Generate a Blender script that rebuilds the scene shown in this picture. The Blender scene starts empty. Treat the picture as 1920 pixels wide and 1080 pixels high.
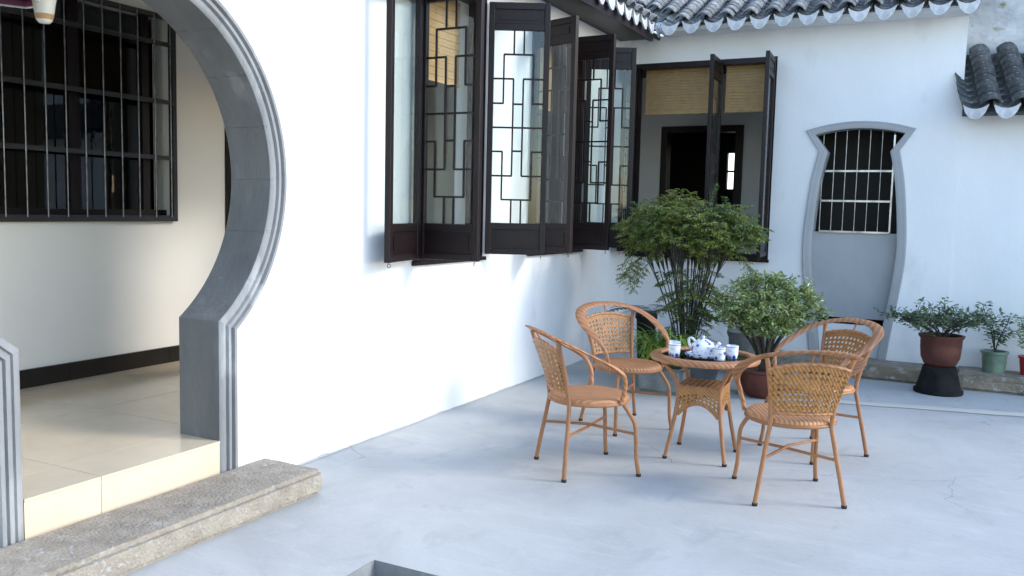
import bpy, bmesh, math, random
from mathutils import Vector, Matrix
R = math.radians
random.seed(7)
S = bpy.context.scene
COL = S.collection

# ------------------------------------------------------------------ camera
cam_d = bpy.data.cameras.new('camera'); cam = bpy.data.objects.new('camera', cam_d); COL.objects.link(cam)
yaw, pit, rol = R(-27.254), R(-5.18), R(1.319)
fw = Vector((math.sin(yaw)*math.cos(pit), math.cos(yaw)*math.cos(pit), math.sin(pit)))
rt = Vector((math.cos(yaw), -math.sin(yaw), 0)); up = rt.cross(fw)
r2 = rt*math.cos(rol)+up*math.sin(rol); u2 = up*math.cos(rol)-rt*math.sin(rol)
cam.matrix_world = Matrix(((r2.x,u2.x,-fw.x,3.207),(r2.y,u2.y,-fw.y,-8.844),(r2.z,u2.z,-fw.z,1.45),(0,0,0,1)))
cam_d.sensor_width = 36; cam_d.lens = 36*1633.1/1920; cam_d.clip_start = .05; cam_d.clip_end = 500
S.camera = cam
# ------------------------------------------------------------------ sky and sun (bright haze, soft light from the right)
SUN_AZ, SUN_EL = R(20), R(31)             # azimuth measured from +x towards +y
w = bpy.data.worlds.new('World'); S.world = w; w.use_nodes = True
nt = w.node_tree; bg = nt.nodes['Background']
sky = nt.nodes.new('ShaderNodeTexSky'); sky.sky_type = 'NISHITA'; sky.sun_disc = False
sky.sun_elevation = SUN_EL; sky.sun_rotation = R(90)-SUN_AZ
sky.air_density = 1.0; sky.dust_density = 0.5; sky.ozone_density = 1.0
nt.links.new(sky.outputs[0], bg.inputs[0]); bg.inputs[1].default_value = .15
sl = bpy.data.lights.new('sun', 'SUN'); sun = bpy.data.objects.new('sun', sl); COL.objects.link(sun)
sl.energy = 0.62; sl.angle = R(15); sl.color = (1, .955, .89)
sd = Vector((math.cos(SUN_EL)*math.cos(SUN_AZ), math.cos(SUN_EL)*math.sin(SUN_AZ), math.sin(SUN_EL)))
sun.rotation_euler = sd.to_track_quat('Z', 'Y').to_euler()
S.view_settings.view_transform = 'Standard'; S.view_settings.look = 'None'
S.view_settings.gamma = 1; S.view_settings.use_curve_mapping = False
S.view_settings.exposure = 1.88
S.cycles.use_denoising = True; S.cycles.max_bounces = 10; S.cycles.diffuse_bounces = 6
S.cycles.transparent_max_bounces = 24; S.cycles.caustics_reflective = False; S.cycles.caustics_refractive = False

# ------------------------------------------------------------------ materials
def node(nt, t, **k):
    n = nt.nodes.new(t)
    for a, b in k.items(): setattr(n, a, b)
    return n
def vary(nt, col, amt, island=False, hue=0):
    """every object (or every leaf) a little lighter or darker than the next"""
    L = nt.links.new
    src = (node(nt, 'ShaderNodeNewGeometry').outputs['Random Per Island'] if island else node(nt, 'ShaderNodeObjectInfo').outputs['Random'])
    r = node(nt, 'ShaderNodeMapRange'); r.inputs[3].default_value = 1-amt; r.inputs[4].default_value = 1+amt; L(src, r.inputs[0])
    h = node(nt, 'ShaderNodeHueSaturation'); L(r.outputs[0], h.inputs['Value']); L(col, h.inputs['Color'])
    if hue:
        q = node(nt, 'ShaderNodeMath', operation='PINGPONG'); q.inputs[1].default_value = .11; L(src, q.inputs[0])
        r2 = node(nt, 'ShaderNodeMapRange'); r2.inputs[2].default_value = .11; r2.inputs[3].default_value = .5-hue; r2.inputs[4].default_value = .5+hue*.6; L(q.outputs[0], r2.inputs[0]); L(r2.outputs[0], h.inputs['Hue'])
    return h.outputs[0]
def mat(name, c1, c2=None, scale=4, detail=6, rough=.8, bump=0, bscale=None, spots=None, spec=.5, metal=0, contrast=(.35,.65), stretch=None, coat=0, rand=0, leafy=False):
    """noise blend of two colours, noise bump, optional blotches of a third colour"""
    m = bpy.data.materials.new(name); m.use_nodes = True; nt = m.node_tree; L = nt.links.new
    b = nt.nodes['Principled BSDF']; b.inputs['Roughness'].default_value = rough
    b.inputs['Metallic'].default_value = metal; b.inputs['Specular IOR Level'].default_value = spec
    b.inputs['Coat Weight'].default_value = coat
    tc = node(nt, 'ShaderNodeTexCoord'); src = tc.outputs['Object']
    if stretch:
        mp = node(nt, 'ShaderNodeMapping'); mp.inputs['Scale'].default_value = stretch; L(src, mp.inputs[0]); src = mp.outputs[0]
    c2 = c2 or tuple(x*.85 for x in c1)
    n = node(nt, 'ShaderNodeTexNoise'); n.inputs['Scale'].default_value = scale; n.inputs['Detail'].default_value = detail
    n.inputs['Roughness'].default_value = .62; L(src, n.inputs['Vector'])
    r = node(nt, 'ShaderNodeValToRGB'); r.color_ramp.elements[0].position, r.color_ramp.elements[1].position = contrast
    r.color_ramp.elements[0].color = (*c2, 1); r.color_ramp.elements[1].color = (*c1, 1); L(n.outputs[0], r.inputs[0])
    col = r.outputs[0]
    if spots:
        sc, lo, hi, c3 = spots
        n2 = node(nt, 'ShaderNodeTexNoise'); n2.inputs['Scale'].default_value = sc; n2.inputs['Detail'].default_value = 5; L(src, n2.inputs['Vector'])
        r3 = node(nt, 'ShaderNodeMapRange'); r3.inputs[1].default_value = lo; r3.inputs[2].default_value = hi; L(n2.outputs[0], r3.inputs[0])
        mx = node(nt, 'ShaderNodeMix', data_type='RGBA'); L(r3.outputs[0], mx.inputs[0]); L(col, mx.inputs[6]); mx.inputs[7].default_value = (*c3, 1); col = mx.outputs[2]
    if rand: col = vary(nt, col, rand, leafy, .03 if leafy else 0)
    L(col, b.inputs['Base Color'])
    if bump:
        nb = node(nt, 'ShaderNodeTexNoise'); nb.inputs['Scale'].default_value = bscale or scale*8; nb.inputs['Detail'].default_value = 4; L(src, nb.inputs['Vector'])
        bp = node(nt, 'ShaderNodeBump'); bp.inputs['Strength'].default_value = bump; bp.inputs['Distance'].default_value = .02
        L(nb.outputs[0], bp.inputs['Height']); L(bp.outputs[0], b.inputs['Normal'])
    return m
def wave_mat(name, c1, c2, scale, direction='Z', rough=.5, bump=.5, distort=1.5, kind='BANDS'):
    """cane or bamboo: alternating bands give the wrapped strands"""
    m = bpy.data.materials.new(name); m.use_nodes = True; nt = m.node_tree; L = nt.links.new
    b = nt.nodes['Principled BSDF']; b.inputs['Roughness'].default_value = rough
    tc = node(nt, 'ShaderNodeTexCoord')
    wv = node(nt, 'ShaderNodeTexWave', wave_type=kind)
    if kind == 'BANDS': wv.bands_direction = direction
    else: wv.rings_direction = direction
    wv.inputs['Scale'].default_value = scale; wv.inputs['Distortion'].default_value = distort; wv.inputs['Detail'].default_value = 2
    L(tc.outputs['Object'], wv.inputs['Vector'])
    n = node(nt, 'ShaderNodeTexNoise'); n.inputs['Scale'].default_value = 18; n.inputs['Detail'].default_value = 5; L(tc.outputs['Object'], n.inputs['Vector'])
    ad = node(nt, 'ShaderNodeMath', operation='MULTIPLY_ADD'); L(wv.outputs[1], ad.inputs[0]); ad.inputs[1].default_value = .45
    sb = node(nt, 'ShaderNodeMath', operation='MULTIPLY'); L(n.outputs[0], sb.inputs[0]); sb.inputs[1].default_value = .75; L(sb.outputs[0], ad.inputs[2])
    r = node(nt, 'ShaderNodeValToRGB'); r.color_ramp.elements[0].position = .2; r.color_ramp.elements[1].position = .8
    r.color_ramp.elements[0].color = (*c2, 1); r.color_ramp.elements[1].color = (*c1, 1); L(ad.outputs[0], r.inputs[0]); L(vary(nt, r.outputs[0], .13), b.inputs['Base Color'])
    bp = node(nt, 'ShaderNodeBump'); bp.inputs['Strength'].default_value = bump; bp.inputs['Distance'].default_value = .004
    L(wv.outputs[1], bp.inputs['Height']); L(bp.outputs[0], b.inputs['Normal'])
    return m
def glass_mat(name, tint=(.9,.95,.93), ior=1.5, dark=None):
    m = bpy.data.materials.new(name); m.use_nodes = True; nt = m.node_tree; L = nt.links.new
    nt.nodes.remove(nt.nodes['Principled BSDF']); out = nt.nodes['Material Output']
    fr = node(nt, 'ShaderNodeFresnel'); ge = node(nt, 'ShaderNodeNewGeometry')      # thin sheet: same reflectance from both sides
    mr = node(nt, 'ShaderNodeMapRange'); mr.inputs[3].default_value = ior; mr.inputs[4].default_value = 1/ior
    L(ge.outputs['Backfacing'], mr.inputs[0]); L(mr.outputs[0], fr.inputs[0])
    tr = node(nt, 'ShaderNodeBsdfTransparent'); tr.inputs[0].default_value = (*tint, 1)
    gl = node(nt, 'ShaderNodeBsdfGlossy'); gl.inputs['Roughness'].default_value = .02
    mx = node(nt, 'ShaderNodeMixShader'); L(fr.outputs[0], mx.inputs[0]); L(tr.outputs[0], mx.inputs[1]); L(gl.outputs[0], mx.inputs[2]); L(mx.outputs[0], out.inputs[0])
    return m
def leaf_mat(name, c1, c2, scale=6, rough=.45, trans=.25):
    m = mat(name, c1, c2, scale=scale, detail=3, rough=rough, contrast=(.3,.7), rand=.38, leafy=True); nt = m.node_tree; L = nt.links.new
    b = nt.nodes['Principled BSDF']; t = node(nt, 'ShaderNodeBsdfTranslucent')
    L(b.inputs['Base Color'].links[0].from_socket, t.inputs[0])
    mx = node(nt, 'ShaderNodeMixShader'); mx.inputs[0].default_value = trans
    L(b.outputs[0], mx.inputs[1]); L(t.outputs[0], mx.inputs[2]); L(mx.outputs[0], nt.nodes['Material Output'].inputs[0])
    return m
def porcelain_mat():
    m = bpy.data.materials.new('blue_white_porcelain'); m.use_nodes = True; nt = m.node_tree; L = nt.links.new
    b = nt.nodes['Principled BSDF']; b.inputs['Roughness'].default_value = .12
    tc = node(nt, 'ShaderNodeTexCoord')
    v = node(nt, 'ShaderNodeTexVoronoi'); v.inputs['Scale'].default_value = 30; L(tc.outputs['Object'], v.inputs['Vector'])
    n = node(nt, 'ShaderNodeTexNoise'); n.inputs['Scale'].default_value = 120; n.inputs['Detail'].default_value = 3; L(tc.outputs['Object'], n.inputs['Vector'])
    a = node(nt, 'ShaderNodeMath', operation='MULTIPLY_ADD'); L(n.outputs[0], a.inputs[0]); a.inputs[1].default_value = .45; L(v.outputs['Distance'], a.inputs[2])
    r = node(nt, 'ShaderNodeValToRGB'); e = r.color_ramp.elements
    e[0].position = .48; e[0].color = (.03,.06,.30,1); e[1].position = .60; e[1].color = (.78,.80,.84,1)
    x = e.new(.54); x.color = (.14,.2,.5,1); x = e.new(.63); x.color = (.78,.8,.84,1); x = e.new(.68); x.color = (.35,.42,.62,1); x = e.new(.73); x.color = (.78,.8,.84,1)
    L(a.outputs[0], r.inputs[0]); L(r.outputs[0], b.inputs['Base Color'])
    return m

M = {}
M['plaster'] = mat('white_plaster', (.80,.80,.79), (.735,.74,.74), scale=1.1, detail=9, rough=.9, bump=.10, bscale=34, spots=(3.0,.60,.74,(.67,.675,.675)), stretch=(1,1,.55))
M['weathered'] = mat('weathered_plaster', (.80,.80,.78), (.42,.43,.44), scale=2.6, detail=9, rough=.95, bump=.5, bscale=30, spots=(7,.62,.72,(.22,.26,.12)))
M['cream'] = mat('cream_paint', (.83,.80,.735), (.80,.77,.70), scale=1.2, rough=.5)
M['room_white'] = mat('room_paint', (.84,.84,.83), (.80,.80,.79), scale=1.2, rough=.8)
M['dark_room'] = mat('unlit_room_black', (.02,.018,.016), rough=.8)  # near-black base colour stands in for the darkness of unlit rooms
def cement_floor():
    """trowelled cement: cloudy patches, drag streaks, grit and a few hairline cracks"""
    m = bpy.data.materials.new('cement_floor'); m.use_nodes = True; nt = m.node_tree; L = nt.links.new; b = nt.nodes['Principled BSDF']
    tc = node(nt, 'ShaderNodeTexCoord').outputs['Object']
    def noise(sc, det, stretch=None, rot=0, dist=0):
        v = tc
        if stretch: mp = node(nt, 'ShaderNodeMapping'); mp.inputs['Scale'].default_value = stretch; mp.inputs['Rotation'].default_value = (0,0,rot); L(tc, mp.inputs[0]); v = mp.outputs[0]
        n = node(nt, 'ShaderNodeTexNoise'); n.inputs['Scale'].default_value = sc; n.inputs['Detail'].default_value = det; n.inputs['Roughness'].default_value = .65; n.inputs['Distortion'].default_value = dist
        L(v, n.inputs['Vector']); return n.outputs[0]
    def ramp(src, p0, p1):
        r = node(nt, 'ShaderNodeMapRange'); r.inputs[1].default_value = p0; r.inputs[2].default_value = p1; L(src, r.inputs[0]); return r.outputs[0]
    def mix(f, c1, c2):
        x = node(nt, 'ShaderNodeMix', data_type='RGBA'); L(f, x.inputs[0])
        for i, c in ((6,c1),(7,c2)):
            if isinstance(c, tuple): x.inputs[i].default_value = (*c,1)
            else: L(c, x.inputs[i])
        return x.outputs[2]
    def mul(f, k): q = node(nt, 'ShaderNodeMath', operation='MULTIPLY'); L(f, q.inputs[0]); q.inputs[1].default_value = k; return q.outputs[0]
    c = mix(ramp(noise(.9,8,dist=.6), .35, .66), (.395,.395,.38), (.50,.50,.48))
    c = mix(mul(ramp(noise(2.2,9,(1,3.2,1),R(24),1.2), .52, .72), .35), c, (.58,.58,.56))
    c = mix(mul(ramp(noise(3.1,8,(1.6,1,1),R(-15),.8), .56, .72), .5), c, (.315,.325,.325))
    c = mix(mul(ramp(noise(14,6), .60, .74), .35), c, (.56,.57,.57))
    c = mix(mul(ramp(noise(90,3), .66, .74), .45), c, (.24,.245,.25))
    wv = node(nt, 'ShaderNodeTexNoise'); wv.inputs['Scale'].default_value = 2.5; wv.inputs['Detail'].default_value = 5; L(tc, wv.inputs['Vector'])
    ad = node(nt, 'ShaderNodeVectorMath', operation='MULTIPLY_ADD'); L(wv.outputs['Color'], ad.inputs[0]); ad.inputs[1].default_value = (.5,.5,0); L(tc, ad.inputs[2])
    vo = node(nt, 'ShaderNodeTexVoronoi', feature='DISTANCE_TO_EDGE'); vo.inputs['Scale'].default_value = .42; L(ad.outputs[0], vo.inputs['Vector'])
    ck = node(nt, 'ShaderNodeMath', operation='LESS_THAN'); L(vo.outputs['Distance'], ck.inputs[0]); ck.inputs[1].default_value = .0016
    ckm = node(nt, 'ShaderNodeMath', operation='MULTIPLY'); L(ck.outputs[0], ckm.inputs[0]); L(mul(ramp(noise(.7,3), .5, .6), .55), ckm.inputs[1])
    c = mix(ckm.outputs[0], c, (.20,.205,.21))
    L(c, b.inputs['Base Color'])
    L(ramp(noise(3,6), 0, 1.6), b.inputs['Roughness']); b.inputs['Specular IOR Level'].default_value = .35
    rr = node(nt, 'ShaderNodeMapRange'); rr.inputs[3].default_value = .45; rr.inputs[4].default_value = .75; L(noise(2.6,6), rr.inputs[0]); L(rr.outputs[0], b.inputs['Roughness'])
    bp = node(nt, 'ShaderNodeBump'); bp.inputs['Strength'].default_value = .22; bp.inputs['Distance'].default_value = .01; L(noise(38,8), bp.inputs['Height']); L(bp.outputs[0], b.inputs['Normal'])
    return m
M['concrete'] = cement_floor()
M['sun_strip_colour'] = mat('sun_strip_colour', (.62,.585,.50), (.53,.51,.46), scale=5, detail=6, rough=.7)  # cream tone with the sunlight of the floor strip put into it
M['grey_plaster'] = mat('grey_frame_plaster', (.255,.258,.258), (.20,.203,.205), scale=5, detail=9, rough=.85, bump=.25, bscale=45, spots=(6,.60,.70,(.34,.345,.345)), stretch=(1,1,.35))
M['grey_reveal'] = mat('shaded_frame_plaster', (.165,.165,.16), (.125,.126,.123), scale=5, detail=9, rough=.85, bump=.25, bscale=45, spots=(6,.60,.72,(.21,.21,.205)), stretch=(1,1,.35))  # frame plaster darkened: shade of the reveal is put into the colour
M['grey_board'] = mat('grey_painted_board', (.37,.38,.385), (.33,.34,.345), scale=3, rough=.7)
M['stone'] = mat('granite_step', (.37,.325,.26), (.26,.225,.18), scale=9, detail=10, rough=.9, bump=.7, bscale=70, spots=(26,.60,.70,(.40,.385,.36)))
M['mossy_stone'] = mat('mossy_kerb_stone', (.33,.275,.205), (.18,.15,.11), scale=5, detail=10, rough=.95, bump=.8, bscale=40, spots=(16,.58,.68,(.40,.38,.36)))
M['wood'] = mat('dark_lacquered_wood', (.014,.006,.006), (.006,.0035,.004), scale=7, rough=.42, bump=.1, bscale=50, stretch=(6,6,.7), spec=.3)
M['tile_floor'] = mat('beige_polished_tile', (.70,.58,.42), (.62,.51,.36), scale=2.5, detail=9, rough=.16, spec=.5)
M['skirting'] = mat('black_skirting_tile', (.016,.013,.012), rough=.25)
M['grout'] = mat('grout', (.22,.20,.17))
M['roof_tile'] = mat('grey_clay_tile', (.33,.325,.31), (.13,.13,.128), scale=14, detail=8, rough=.9, bump=.5, bscale=80, spots=(30,.58,.70,(.40,.40,.38)), rand=.28)
M['old_tile'] = mat('old_dark_clay_tile', (.12,.125,.12), (.035,.037,.037), scale=14, detail=8, rough=.95, bump=.6, bscale=80, spots=(22,.60,.72,(.28,.29,.27)), rand=.3)
M['lime'] = mat('limewashed_tile_end', (.62,.62,.615), (.36,.365,.37), scale=12, detail=7, rough=.85, bump=.2, rand=.14)
M['rattan'] = wave_mat('wrapped_rattan', (.38,.17,.068), (.22,.09,.036), 70, 'Z', rough=.5, bump=.3, distort=.5)
M['rattan_band'] = wave_mat('woven_rattan_rim', (.45,.205,.085), (.24,.098,.038), 15, 'DIAGONAL', rough=.5, bump=.35, distort=.6)
M['rattan_seat'] = wave_mat('woven_rattan_seat', (.47,.225,.094), (.27,.115,.045), 14, 'X', rough=.55, bump=.6, distort=.8)
M['cane'] = wave_mat('cane_mesh', (.41,.19,.05), (.15,.056,.012), 32, 'DIAGONAL', rough=.45, bump=.4, distort=1)
M['rubber'] = mat('black_rubber', (.02,.02,.02))
M['pane'] = glass_mat('window_glass', (.91,.94,.93))
M['table_glass'] = glass_mat('dark_table_glass', (.30,.34,.35), 1.9)
M['porcelain'] = porcelain_mat()
M['china_white'] = mat('white_glaze', (.78,.79,.82), rough=.15)
M['steel'] = mat('polished_steel', (.40,.41,.43), (.16,.16,.17), scale=9, rough=.28, metal=1)
M['dull_steel'] = mat('dull_steel', (.26,.26,.27), (.10,.10,.105), scale=14, rough=.3, metal=1)
M['black_iron'] = mat('black_iron', (.045,.045,.048), rough=.35, metal=.3)
M['bamboo'] = wave_mat('bamboo_blind', (.52,.34,.15), (.32,.19,.08), 30, 'Z', rough=.6, bump=.5, distort=.3)
M['terracotta'] = mat('brown_glazed_terracotta', (.115,.026,.013), (.055,.013,.008), scale=9, rough=.55, bump=.1)
M['dark_pot'] = mat('sooty_dark_clay', (.022,.019,.020), (.006,.006,.006), scale=8, detail=8, rough=.9, spec=.2, bump=.4)
M['green_glaze'] = mat('green_glaze', (.19,.26,.19), (.10,.15,.10), scale=7, rough=.3)
M['red_plastic'] = mat('red_plastic', (.42,.02,.025), rough=.35)
M['grey_pot'] = mat('mossy_grey_planter', (.22,.235,.235), (.11,.125,.12), scale=6, detail=8, rough=.9, bump=.4)
M['slate_pot'] = mat('slate_glazed_pot', (.10,.115,.135), (.06,.07,.08), scale=5, rough=.5)
M['soil'] = mat('soil', (.035,.025,.018), rough=1, bump=1, bscale=60)
M['bark'] = mat('thin_bark', (.075,.06,.048), (.03,.024,.02), scale=20, rough=.9)
M['cane_stem'] = mat('nandina_stem', (.055,.05,.04), (.02,.02,.018), scale=20, rough=.7)
M['leaf_nandina'] = leaf_mat('nandina_leaf', (.29,.33,.07), (.08,.17,.05), 3.0)
M['leaf_shrub'] = leaf_mat('shrub_leaf', (.42,.48,.20), (.15,.25,.09), 9, rough=.22)
M['leaf_grass'] = leaf_mat('grass_leaf', (.30,.42,.07), (.07,.17,.035), 6)
M['leaf_dull'] = leaf_mat('dull_leaf', (.19,.25,.12), (.07,.12,.065), 8)
M['leaf_fern'] = leaf_mat('fern_leaf', (.10,.135,.11), (.05,.075,.06), 6)
M['leaf_bright'] = leaf_mat('bright_leaf', (.10,.20,.06), (.03,.085,.035), 9)
M['maroon'] = mat('maroon_shade', (.20,.03,.075), (.14,.02,.05), rough=.5)
M['milk'] = mat('milky_glass', (.72,.70,.62), rough=.25)
M['amber_glass'] = mat('amber_band', (.45,.26,.12), rough=.3)
M['brass'] = mat('brass', (.5,.36,.16), metal=1, rough=.35)

# ------------------------------------------------------------------ helpers
class MB:
    def __init__(s): s.v = []; s.f = []
    def add(s, vs, fs):
        o = len(s.v); s.v += [tuple(v) for v in vs]; s.f += [tuple(i+o for i in f) for f in fs]; return s
    def box(s, x0, x1, y0, y1, z0, z1):
        return s.add([(x0,y0,z0),(x1,y0,z0),(x1,y1,z0),(x0,y1,z0),(x0,y0,z1),(x1,y0,z1),(x1,y1,z1),(x0,y1,z1)],
                     [(0,3,2,1),(4,5,6,7),(0,1,5,4),(1,2,6,5),(2,3,7,6),(3,0,4,7)])
    def quad(s, a, b, c, d): return s.add([a,b,c,d], [(0,1,2,3)])
    def tube(s, pts, rad, n=8, cap=True, flat=None):
        """tube along points; rad number or list; flat=(list of (w,h), upvector): elliptical section"""
        P = [Vector(p) for p in pts]; k = len(P); rings = []
        ref = None
        for i, p in enumerate(P):
            t = (P[min(i+1,k-1)]-P[max(i-1,0)]).normalized()
            if flat:
                u = Vector(flat[1](i) if callable(flat[1]) else flat[1]); a = u.cross(t)
                a = a.normalized() if a.length > 1e-6 else Vector((1,0,0)); b = t.cross(a); wa, wb = flat[0][i]
            else:
                if ref is None: ref = Vector((0,0,1)) if abs(t.z) < .9 else Vector((1,0,0))
                a = (ref-t*ref.dot(t)).normalized(); ref = a; b = t.cross(a)
                r = rad[i] if isinstance(rad, (list,tuple)) else rad; wa = wb = r
            rings.append([p+a*(math.cos(q)*wa)+b*(math.sin(q)*wb) for q in [2*math.pi*j/n for j in range(n)]])
        vs = [v for r in rings for v in r]; fs = []
        for i in range(k-1):
            for j in range(n):
                j2 = (j+1) % n; fs.append((i*n+j, i*n+j2, (i+1)*n+j2, (i+1)*n+j))
        if cap: fs += [tuple(range(n-1,-1,-1)), tuple((k-1)*n+j for j in range(n))]
        return s.add(vs, fs)
    def lathe(s, prof, n=28, c=(0,0)):
        vs = []; fs = []; k = len(prof)
        for r, z in prof:
            for j in range(n):
                q = 2*math.pi*j/n; vs.append((c[0]+r*math.cos(q), c[1]+r*math.sin(q), z))
        for i in range(k-1):
            for j in range(n):
                j2 = (j+1) % n; fs.append((i*n+j, i*n+j2, (i+1)*n+j2, (i+1)*n+j))
        return s.add(vs, fs)
    def disc(s, r, z, n=28, c=(0,0)):
        return s.add([(c[0]+r*math.cos(2*math.pi*j/n), c[1]+r*math.sin(2*math.pi*j/n), z) for j in range(n)], [tuple(range(n))])
    def build(s, name, m, parent=None, smooth=False, loc=None, bevel=0, solid=0, fix=False):
        me = bpy.data.meshes.new(name); me.from_pydata(s.v, [], s.f); me.materials.append(m)
        if fix:
            bm = bmesh.new(); bm.from_mesh(me); bmesh.ops.remove_doubles(bm, verts=bm.verts, dist=1e-5)
            bmesh.ops.recalc_face_normals(bm, faces=bm.faces); bm.to_mesh(me); bm.free()
        if smooth:
            me.polygons.foreach_set('use_smooth', [True]*len(me.polygons))
            try: me.set_sharp_from_angle(angle=R(48))
            except Exception: pass
        o = bpy.data.objects.new(name, me); COL.objects.link(o)
        if loc: o.location = loc
        if parent: o.parent = parent
        if bevel:
            b = o.modifiers.new('b', 'BEVEL'); b.width = bevel; b.segments = 2; b.limit_method = 'ANGLE'
        if solid:
            q = o.modifiers.new('s', 'SOLIDIFY'); q.thickness = solid; q.offset = 0
        return o
def tag(o, label=None, cat=None, group=None, kind=None):
    if label: o['label'] = label
    if cat: o['category'] = cat
    if group: o['group'] = group
    if kind: o['kind'] = kind
    return o
def thing(name, label, cat, loc=(0,0,0), rz=0, group=None):
    o = bpy.data.objects.new(name, None); COL.objects.link(o); o.location = loc; o.rotation_euler = (0,0,rz)
    return tag(o, label, cat, group)
def copy_tree(o, parent=None):
    c = o.copy(); COL.objects.link(c); c.parent = parent
    for ch in [x for x in bpy.data.objects if x.parent == o]: copy_tree(ch, c)
    return c
def dup(o, parent, loc=None, rot=None):
    c = o.copy(); COL.objects.link(c); c.parent = parent
    if loc is not None: c.location = loc
    if rot is not None: c.rotation_euler = rot
    return c
def smoothpath(pts, sub=6):
    P = [Vector(p) for p in pts]; out = []
    for i in range(len(P)-1):
        p0 = P[max(i-1,0)]; p1 = P[i]; p2 = P[i+1]; p3 = P[min(i+2,len(P)-1)]
        for k in range(sub):
            t = k/sub
            out.append(.5*((2*p1)+(p2-p0)*t+(2*p0-5*p1+4*p2-p3)*t*t+(3*p1-p0-3*p2+p3)*t**3))
    out.append(P[-1]); return out

# ================================================================== SETTING
# ---- courtyard floor with the drain pit left open
PX0, PX1, PY0, PY1 = 1.14, 2.3, -7.4, -6.01
g = MB()
xs = [-40, PX0, PX1, 40]; ys = [-40, PY0, PY1, 40]
for i in range(3):
    for j in range(3):
        if i == 1 and j == 1: continue
        g.quad((xs[i],ys[j],0),(xs[i+1],ys[j],0),(xs[i+1],ys[j+1],0),(xs[i],ys[j+1],0))
tag(g.build('ground', M['concrete']), 'grey blue cement floor of the courtyard', kind='structure')
pit = thing('drain_pit', 'open rectangular drain pit sunk in the cement floor', 'drain pit', (PX0, PY1, 0))
W, D = PX1-PX0, PY0-PY1
m = MB(); m.quad((0,0,-.001),(0,D,-.001),(0,D,-.5),(0,0,-.5)); m.quad((0,0,-.001),(W,0,-.001),(W,0,-.5),(0,0,-.5)); m.quad((W,0,-.001),(W,D,-.001),(W,D,-.5),(W,0,-.5)); m.quad((0,D,-.001),(W,D,-.001),(W,D,-.5),(0,D,-.5))
m.build('pit_wall', M['grey_plaster'], pit)
MB().quad((0,0,-.34),(W,0,-.34),(W,D,-.34),(0,D,-.34)).build('pit_floor', M['dark_pot'], pit)
MB().box(.03,W-.03,-.055,-.002,-.12,-.07).build('ledge', M['dark_pot'], pit)
# sliver of sunlight on the floor, painted as a pale strip
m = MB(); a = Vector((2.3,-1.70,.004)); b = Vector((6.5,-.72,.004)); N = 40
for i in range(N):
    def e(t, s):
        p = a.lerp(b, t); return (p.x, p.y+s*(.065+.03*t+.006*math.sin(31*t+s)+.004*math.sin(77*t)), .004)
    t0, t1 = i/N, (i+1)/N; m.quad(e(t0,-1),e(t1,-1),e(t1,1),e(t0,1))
tag(m.build('painted_sun_strip', M['sun_strip_colour']), 'painted strip of sunlight across the floor', kind='structure')

# ---- left wall with the gate hole and two window openings
GY, GZ, GR, GH = -6.26, 1.572, .865, .507       # gate centre, inner radius, half width between the jambs
TH = -.255
WIN = [(-4.06,-3.12), (-2.36,-1.24)]; WZ0, WZ1 = 1.08, 2.985
def keyhole(o, n=64, z0=0.0):
    Rr, h = GR+o, GH+o; a0 = math.asin(h/Rr); pts = [(h, z0), (h, z0+(GZ-math.cos(a0)*Rr-z0)*.5)]
    for i in range(n+1):
        q = a0+(2*math.pi-2*a0)*i/n; pts.append((math.sin(q)*Rr, GZ-math.cos(q)*Rr))
    pts += [(-h, z0+(GZ-math.cos(a0)*Rr-z0)*.5), (-h, z0)]
    return pts                                   # (dy, z) from the right foot over the top to the left foot
WT = 3.26
m = MB()
def wall_rect(y0, y1, z0, z1): m.box(TH, 0, y0, y1, z0, z1)
GA, GB = GY-1.15, GY+1.15
wall_rect(-9.6, GA, 0, WT); wall_rect(GB, WIN[0][0], 0, WT)
for (a, b) in WIN: wall_rect(a, b, 0, WZ0); wall_rect(a, b, WZ1, WT)
wall_rect(WIN[0][1], WIN[1][0], 0, WT); wall_rect(WIN[1][1], .24, 0, WT)
hole = keyhole(.085)
def fill_with_hole(outer, fn):
    """fn maps (u, v) to a 3-D point; outer is one simple polygon that already runs round the opening"""
    from mathutils.geometry import tessellate_polygon
    P = [Vector((u, v, 0)) for u, v in outer]
    m.add([fn(u, v) for u, v in outer], [tuple(t) for t in tessellate_polygon([P])])
ring = hole+[(-1.15,0),(-1.15,WT),(1.15,WT),(1.15,0)]
for x in (0, TH): fill_with_hole(ring, lambda u, v: (x, GY+u, v))
lw = tag(m.build('courtyard_wall', M['plaster']), 'long white plastered wall with the round gate and lattice windows', 'wall')

m = MB(); N = 150; fy0, fy1 = -5.42, .0
for i in range(N):
    def fe(j):
        from mathutils import noise as nz
        y = fy0+(fy1-fy0)*j/N; h = .007+.010*nz.noise((y*3.1,0,0))+.006*nz.noise((y*11,1,0)); w_ = .016+.016*nz.noise((y*2.3,5,0))+.008*nz.noise((y*13,7,0)); w_ = max(.005, w_)
        return (.0015,y,max(.003,h)), (w_,y,.003)
    a, b = fe(i), fe(i+1); m.quad(a[0],a[1],b[1],b[0])
tag(m.build('cement_fillet', M['concrete']), kind='structure')
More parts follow.
